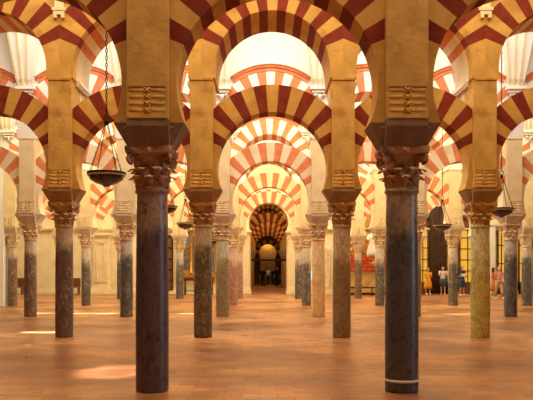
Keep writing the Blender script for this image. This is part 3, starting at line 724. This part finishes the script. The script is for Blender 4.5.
# ------------------------------------------------------------------ people
def skinned(name, joints, edges, m, parent, sub=2):
    me = bpy.data.meshes.new(name); me.from_pydata([j[0] for j in joints], edges, []); me.materials.append(m)
    o = bpy.data.objects.new(name, me); COL.objects.link(o); o.parent = parent
    md = o.modifiers.new('skin', 'SKIN'); md.use_smooth_shade = True
    for i, j in enumerate(joints):
        sv = me.skin_vertices[0].data[i]; r = j[1]; sv.radius = r if isinstance(r, tuple) else (r, r); sv.use_root = (i == 0)
    s = o.modifiers.new('sub', 'SUBSURF'); s.levels = sub; s.render_levels = sub
    return o
def person(x, y, rz, h, lab, top, low, arms='hold', dress=False, hair='hair', longh=True, step=.0, short=True, walk=False):
    e = empty('person', (x, y, 0), lab, 'person', rz=rz)
    k = h/1.7
    st = .18 if walk else .04
    J = [((0, 0, .93), (.14, .10)), ((0, 0, 1.12), (.12, .085)), ((0, 0, 1.32), (.15, .095)), ((0, 0, 1.42), (.075, .065)), ((0, -.01, 1.50), (.05, .05)),
         ((.19, 0, 1.385), .05), ((-.19, 0, 1.385), .05)]
    E = [(0, 1), (1, 2), (2, 3), (3, 4), (2, 5), (2, 6)]
    for s, sh in ((1, 5), (-1, 6)):
        if arms == 'hold': el, wr, ha = (s*.25, -.02, 1.12), (s*.14, -.24, 1.14), (s*.07, -.29, 1.17)
        elif arms == 'down': el, wr, ha = (s*.25, .03, 1.12), (s*.26, -.05, .88), (s*.25, -.07, .80)
        else: el, wr, ha = (s*.24, -.06, 1.14), (s*.15, -.18, 1.36), (s*.10, -.18, 1.42)
        b0 = len(J); J += [(el, .038), (wr, .027), (ha, (.035, .02))]; E += [(sh, b0), (b0, b0+1), (b0+1, b0+2)]
        for q in range(4):
            f = Vector(ha)+(Vector(ha)-Vector(wr)).normalized()*.07+Vector(((q-1.5)*.018, 0, -.01*abs(q-1.5))); J.append((tuple(f), .009)); E.append((b0+2, len(J)-1))
        J.append(((ha[0]-s*.035, ha[1]-.01, ha[2]+.02), .011)); E.append((b0+2, len(J)-1))
    for s in (1, -1):
        b0 = len(J); yy = -st*s
        J += [((s*.095, 0, .84), (.085, .085)), ((s*.10, yy*.6-.02, .48), .055), ((s*.10, yy*.8+.01, .30), .055), ((s*.10, yy, .08), .036), ((s*.115, yy-.14, .03), (.04, .025))]
        E += [(0, b0), (b0, b0+1), (b0+1, b0+2), (b0+2, b0+3), (b0+3, b0+4)]
    bd = skinned('body', J, E, M['skin'], e)
    # head with face
    b = MB(); prof = [(0, -.125), (.045, -.118), (.065, -.09), (.078, -.04), (.085, .02), (.083, .06), (.065, .10), (.035, .122), (0, .128)]
    n = 18; rings = []
    for r, z in prof:
        ring = []
        for j in range(n):
            a = 2*PI*j/n; xx = r*math.cos(a); yy = r*1.18*math.sin(a)
            if math.sin(a) < -.9 and -.05 < z < .03: yy -= .022
            ring.append((xx, yy+(-.012 if z < -.05 else 0), z))
        rings.append(ring)
    b.loft(rings, 0, True)
    for s in (-1, 1): b.lathe([(0, -.03), (.014, -.02), (.016, .01), (0, .03)], 8, c=(s*.085, .01, -.01))
    b.tube([(0, -.095, .02), (0, -.115, -.02), (0, -.1, -.03)], [.008, .013, .01], 6)
    hd = b.build('head', M['skin'], e, (0, -.01, 1.60))
    b = MB()
    for s in (-1, 1): b.lathe([(0, -.009), (.009, 0), (0, .009)], 8, c=(s*.032, -.092, .012))
    b.build('eyes', M['c_black'], e, (0, -.01, 1.60))
    b = MB(); b.tube([(-.022, -.092, -.062), (0, -.1, -.064), (.022, -.092, -.062)], .006, 6); b.build('mouth', M['c_pink'], e, (0, -.01, 1.60))
    b = MB()
    hp_ = [(0, .145), (.05, .135), (.085, .10), (.102, .05), (.103, 0), (.098, -.05)]+([(.095, -.12), (.10, -.2), (.07, -.27), (.02, -.29)] if longh else [(.08, -.09), (.02, -.1)])
    rings = []
    for r, z in hp_:
        rings.append([(r*math.cos(a), .02+max(r*1.15*math.sin(a), -.045 if z < .085 else -9), z) for a in [2*PI*j/16 for j in range(16)]])
    b.loft(rings, 0, True); b.build('hair', M[hair], e, (0, -.005, 1.60))
    def el(z, a, c, cx=0, cy=0, n=20, fold=0): return [(cx+(a+fold*math.cos(j*2.5*PI))*math.cos(2*PI*j/n), cy+c*math.sin(2*PI*j/n), z) for j in range(n)]
    b = MB()
    b.loft([el(.90, .19, .135), el(1.0, .165, .125), el(1.12, .155, .118), el(1.3, .195, .128), el(1.39, .185, .11), el(1.44, .10, .085), el(1.455, .07, .065)], 0, True)
    for s, sh in ((1, 5), (-1, 6)):
        b0 = 7 if s > 0 else 15; p0, p1 = Vector(J[sh][0]), Vector(J[b0][0]); b.tube([p0-(p1-p0)*.25, p0, p0+(p1-p0)*.45, p0+(p1-p0)*(.7 if short else 1)], [.075, .075, .068, .066], 10)
    b.build('shirt' if not dress else 'bodice', M[top], e)
    b = MB()
    if dress:
        b.loft([el(.40, .29, .20, fold=.02), el(.62, .26, .18, fold=.015), el(.85, .22, .16), el(1.0, .175, .13), el(1.05, .16, .122)], 0, True); nm = 'skirt'
    else:
        for s in (1, -1):
            yy = -st*s; z1 = .5 if low in ('c_denim',) and short else .12
            if z1 > .4: b.tube([(s*.09, 0, .95), (s*.095, 0, .84), (s*.105, yy*.5-.02, z1)], [.11, .115, .10], 12)
            else: b.tube([(s*.09, 0, .95), (s*.095, 0, .84), (s*.10, yy*.6-.02, .48), (s*.10, yy, z1)], [.11, .11, .08, .07], 12)
        b.loft([el(.82, .19, .13), el(.93, .188, .135), el(1.0, .17, .125)], 0, True); nm = 'trousers'
    b.build(nm, M[low], e)
    for s in (1, -1):
        b = MB(); yy = -st*s; b.loft([[(s*.11+.048*math.cos(a)*w_, yy-.06+(.13*math.sin(a))*w_, z) for a in [2*PI*j/12 for j in range(12)]] for z, w_ in ((0.0, 1), (.03, 1.03), (.06, .85), (.085, .6))], 0, True); b.build('shoe', M['c_shoe'], e)
    e.scale = (k, k, k)
    return e
PY = 42.2
def bag(x, y, z, m, lab):
    e = empty('shoulder_bag', (x, y, z), lab, 'bag')
    b = MB(); b.box(-.13, .13, -.05, .05, -.14, .1, bev=.02); b.build('bag_body', M[m], e)
    b = MB(); b.tube([(-.11, 0, .08), (-.08, 0, .3), (.02, 0, .42), (.1, 0, .3), (.11, 0, .08)], .012, 6); b.build('strap', M[m], e)
person(wp(428.5, PY), PY, .3, 1.62, 'person in a long yellow dress standing before the golden screen', 'c_yellow', 'c_yellow', 'hold', True, 'hair_fair')
person(wp(443.5, PY+.1), PY+.1, -.2, 1.68, 'person in white top and blue denim shorts', 'c_white', 'c_denim', 'up', False, 'hair')
person(wp(462.5, 40.6), 40.6, .5, 1.68, 'person in dark blue shirt and denim shorts reading a leaflet', 'c_navy', 'c_denim', 'hold', False, 'hair', False)
e = empty('leaflet', (wp(463.2, 40.3), 40.22, 1.22), 'white open leaflet held by the person in the dark blue shirt', 'leaflet', rz=.5)
b = MB(); b.hexa([(-.2, -.06, -.07), (0, -.02, -.09), (0, .0, -.09), (-.2, -.04, -.07)], [(-.2, -.02, .09), (0, .02, .07), (0, .04, .07), (-.2, 0, .09)]); b.hexa([(0, -.02, -.09), (.2, -.06, -.07), (.2, -.04, -.07), (0, 0, -.09)], [(0, .02, .07), (.2, -.02, .09), (.2, 0, .09), (0, .04, .07)]); b.build('pages', M['c_white'], e)
person(wp(499.5, 36.2), 36.2, .2, 1.66, 'person in pink top and light trousers walking beside the charcoal column', 'c_pink', 'c_tan', 'hold', False, 'hair_fair', walk=True)
person(wp(494.5, 37.4), 37.4, .9, 1.6, 'person in orange clothes partly behind the person in pink', 'c_orange', 'c_orange', 'down', True, 'hair')
person(wp(263.5, 60), 60, 0, 1.66, 'dark clothed person standing in the dim hall, left within the doorway', 'c_black', 'c_black', 'down', False, 'hair', False, short=False)
person(wp(268.5, 66), 66, .4, 1.68, 'person in pale top far inside the dim hall beyond the doorway', 'c_white', 'c_navy', 'down', False, 'hair', False)
person(wp(273.5, 67), 67, -.4, 1.62, 'person in dark blue clothes far inside the dim hall, beside the pale one', 'c_navy', 'c_navy', 'down', False, 'hair')
person(wp(277.5, 62.0), 62.0, .1, 1.7, 'person in black clothes farthest right within the doorway', 'c_black', 'c_black', 'down', False, 'hair', False, short=False)
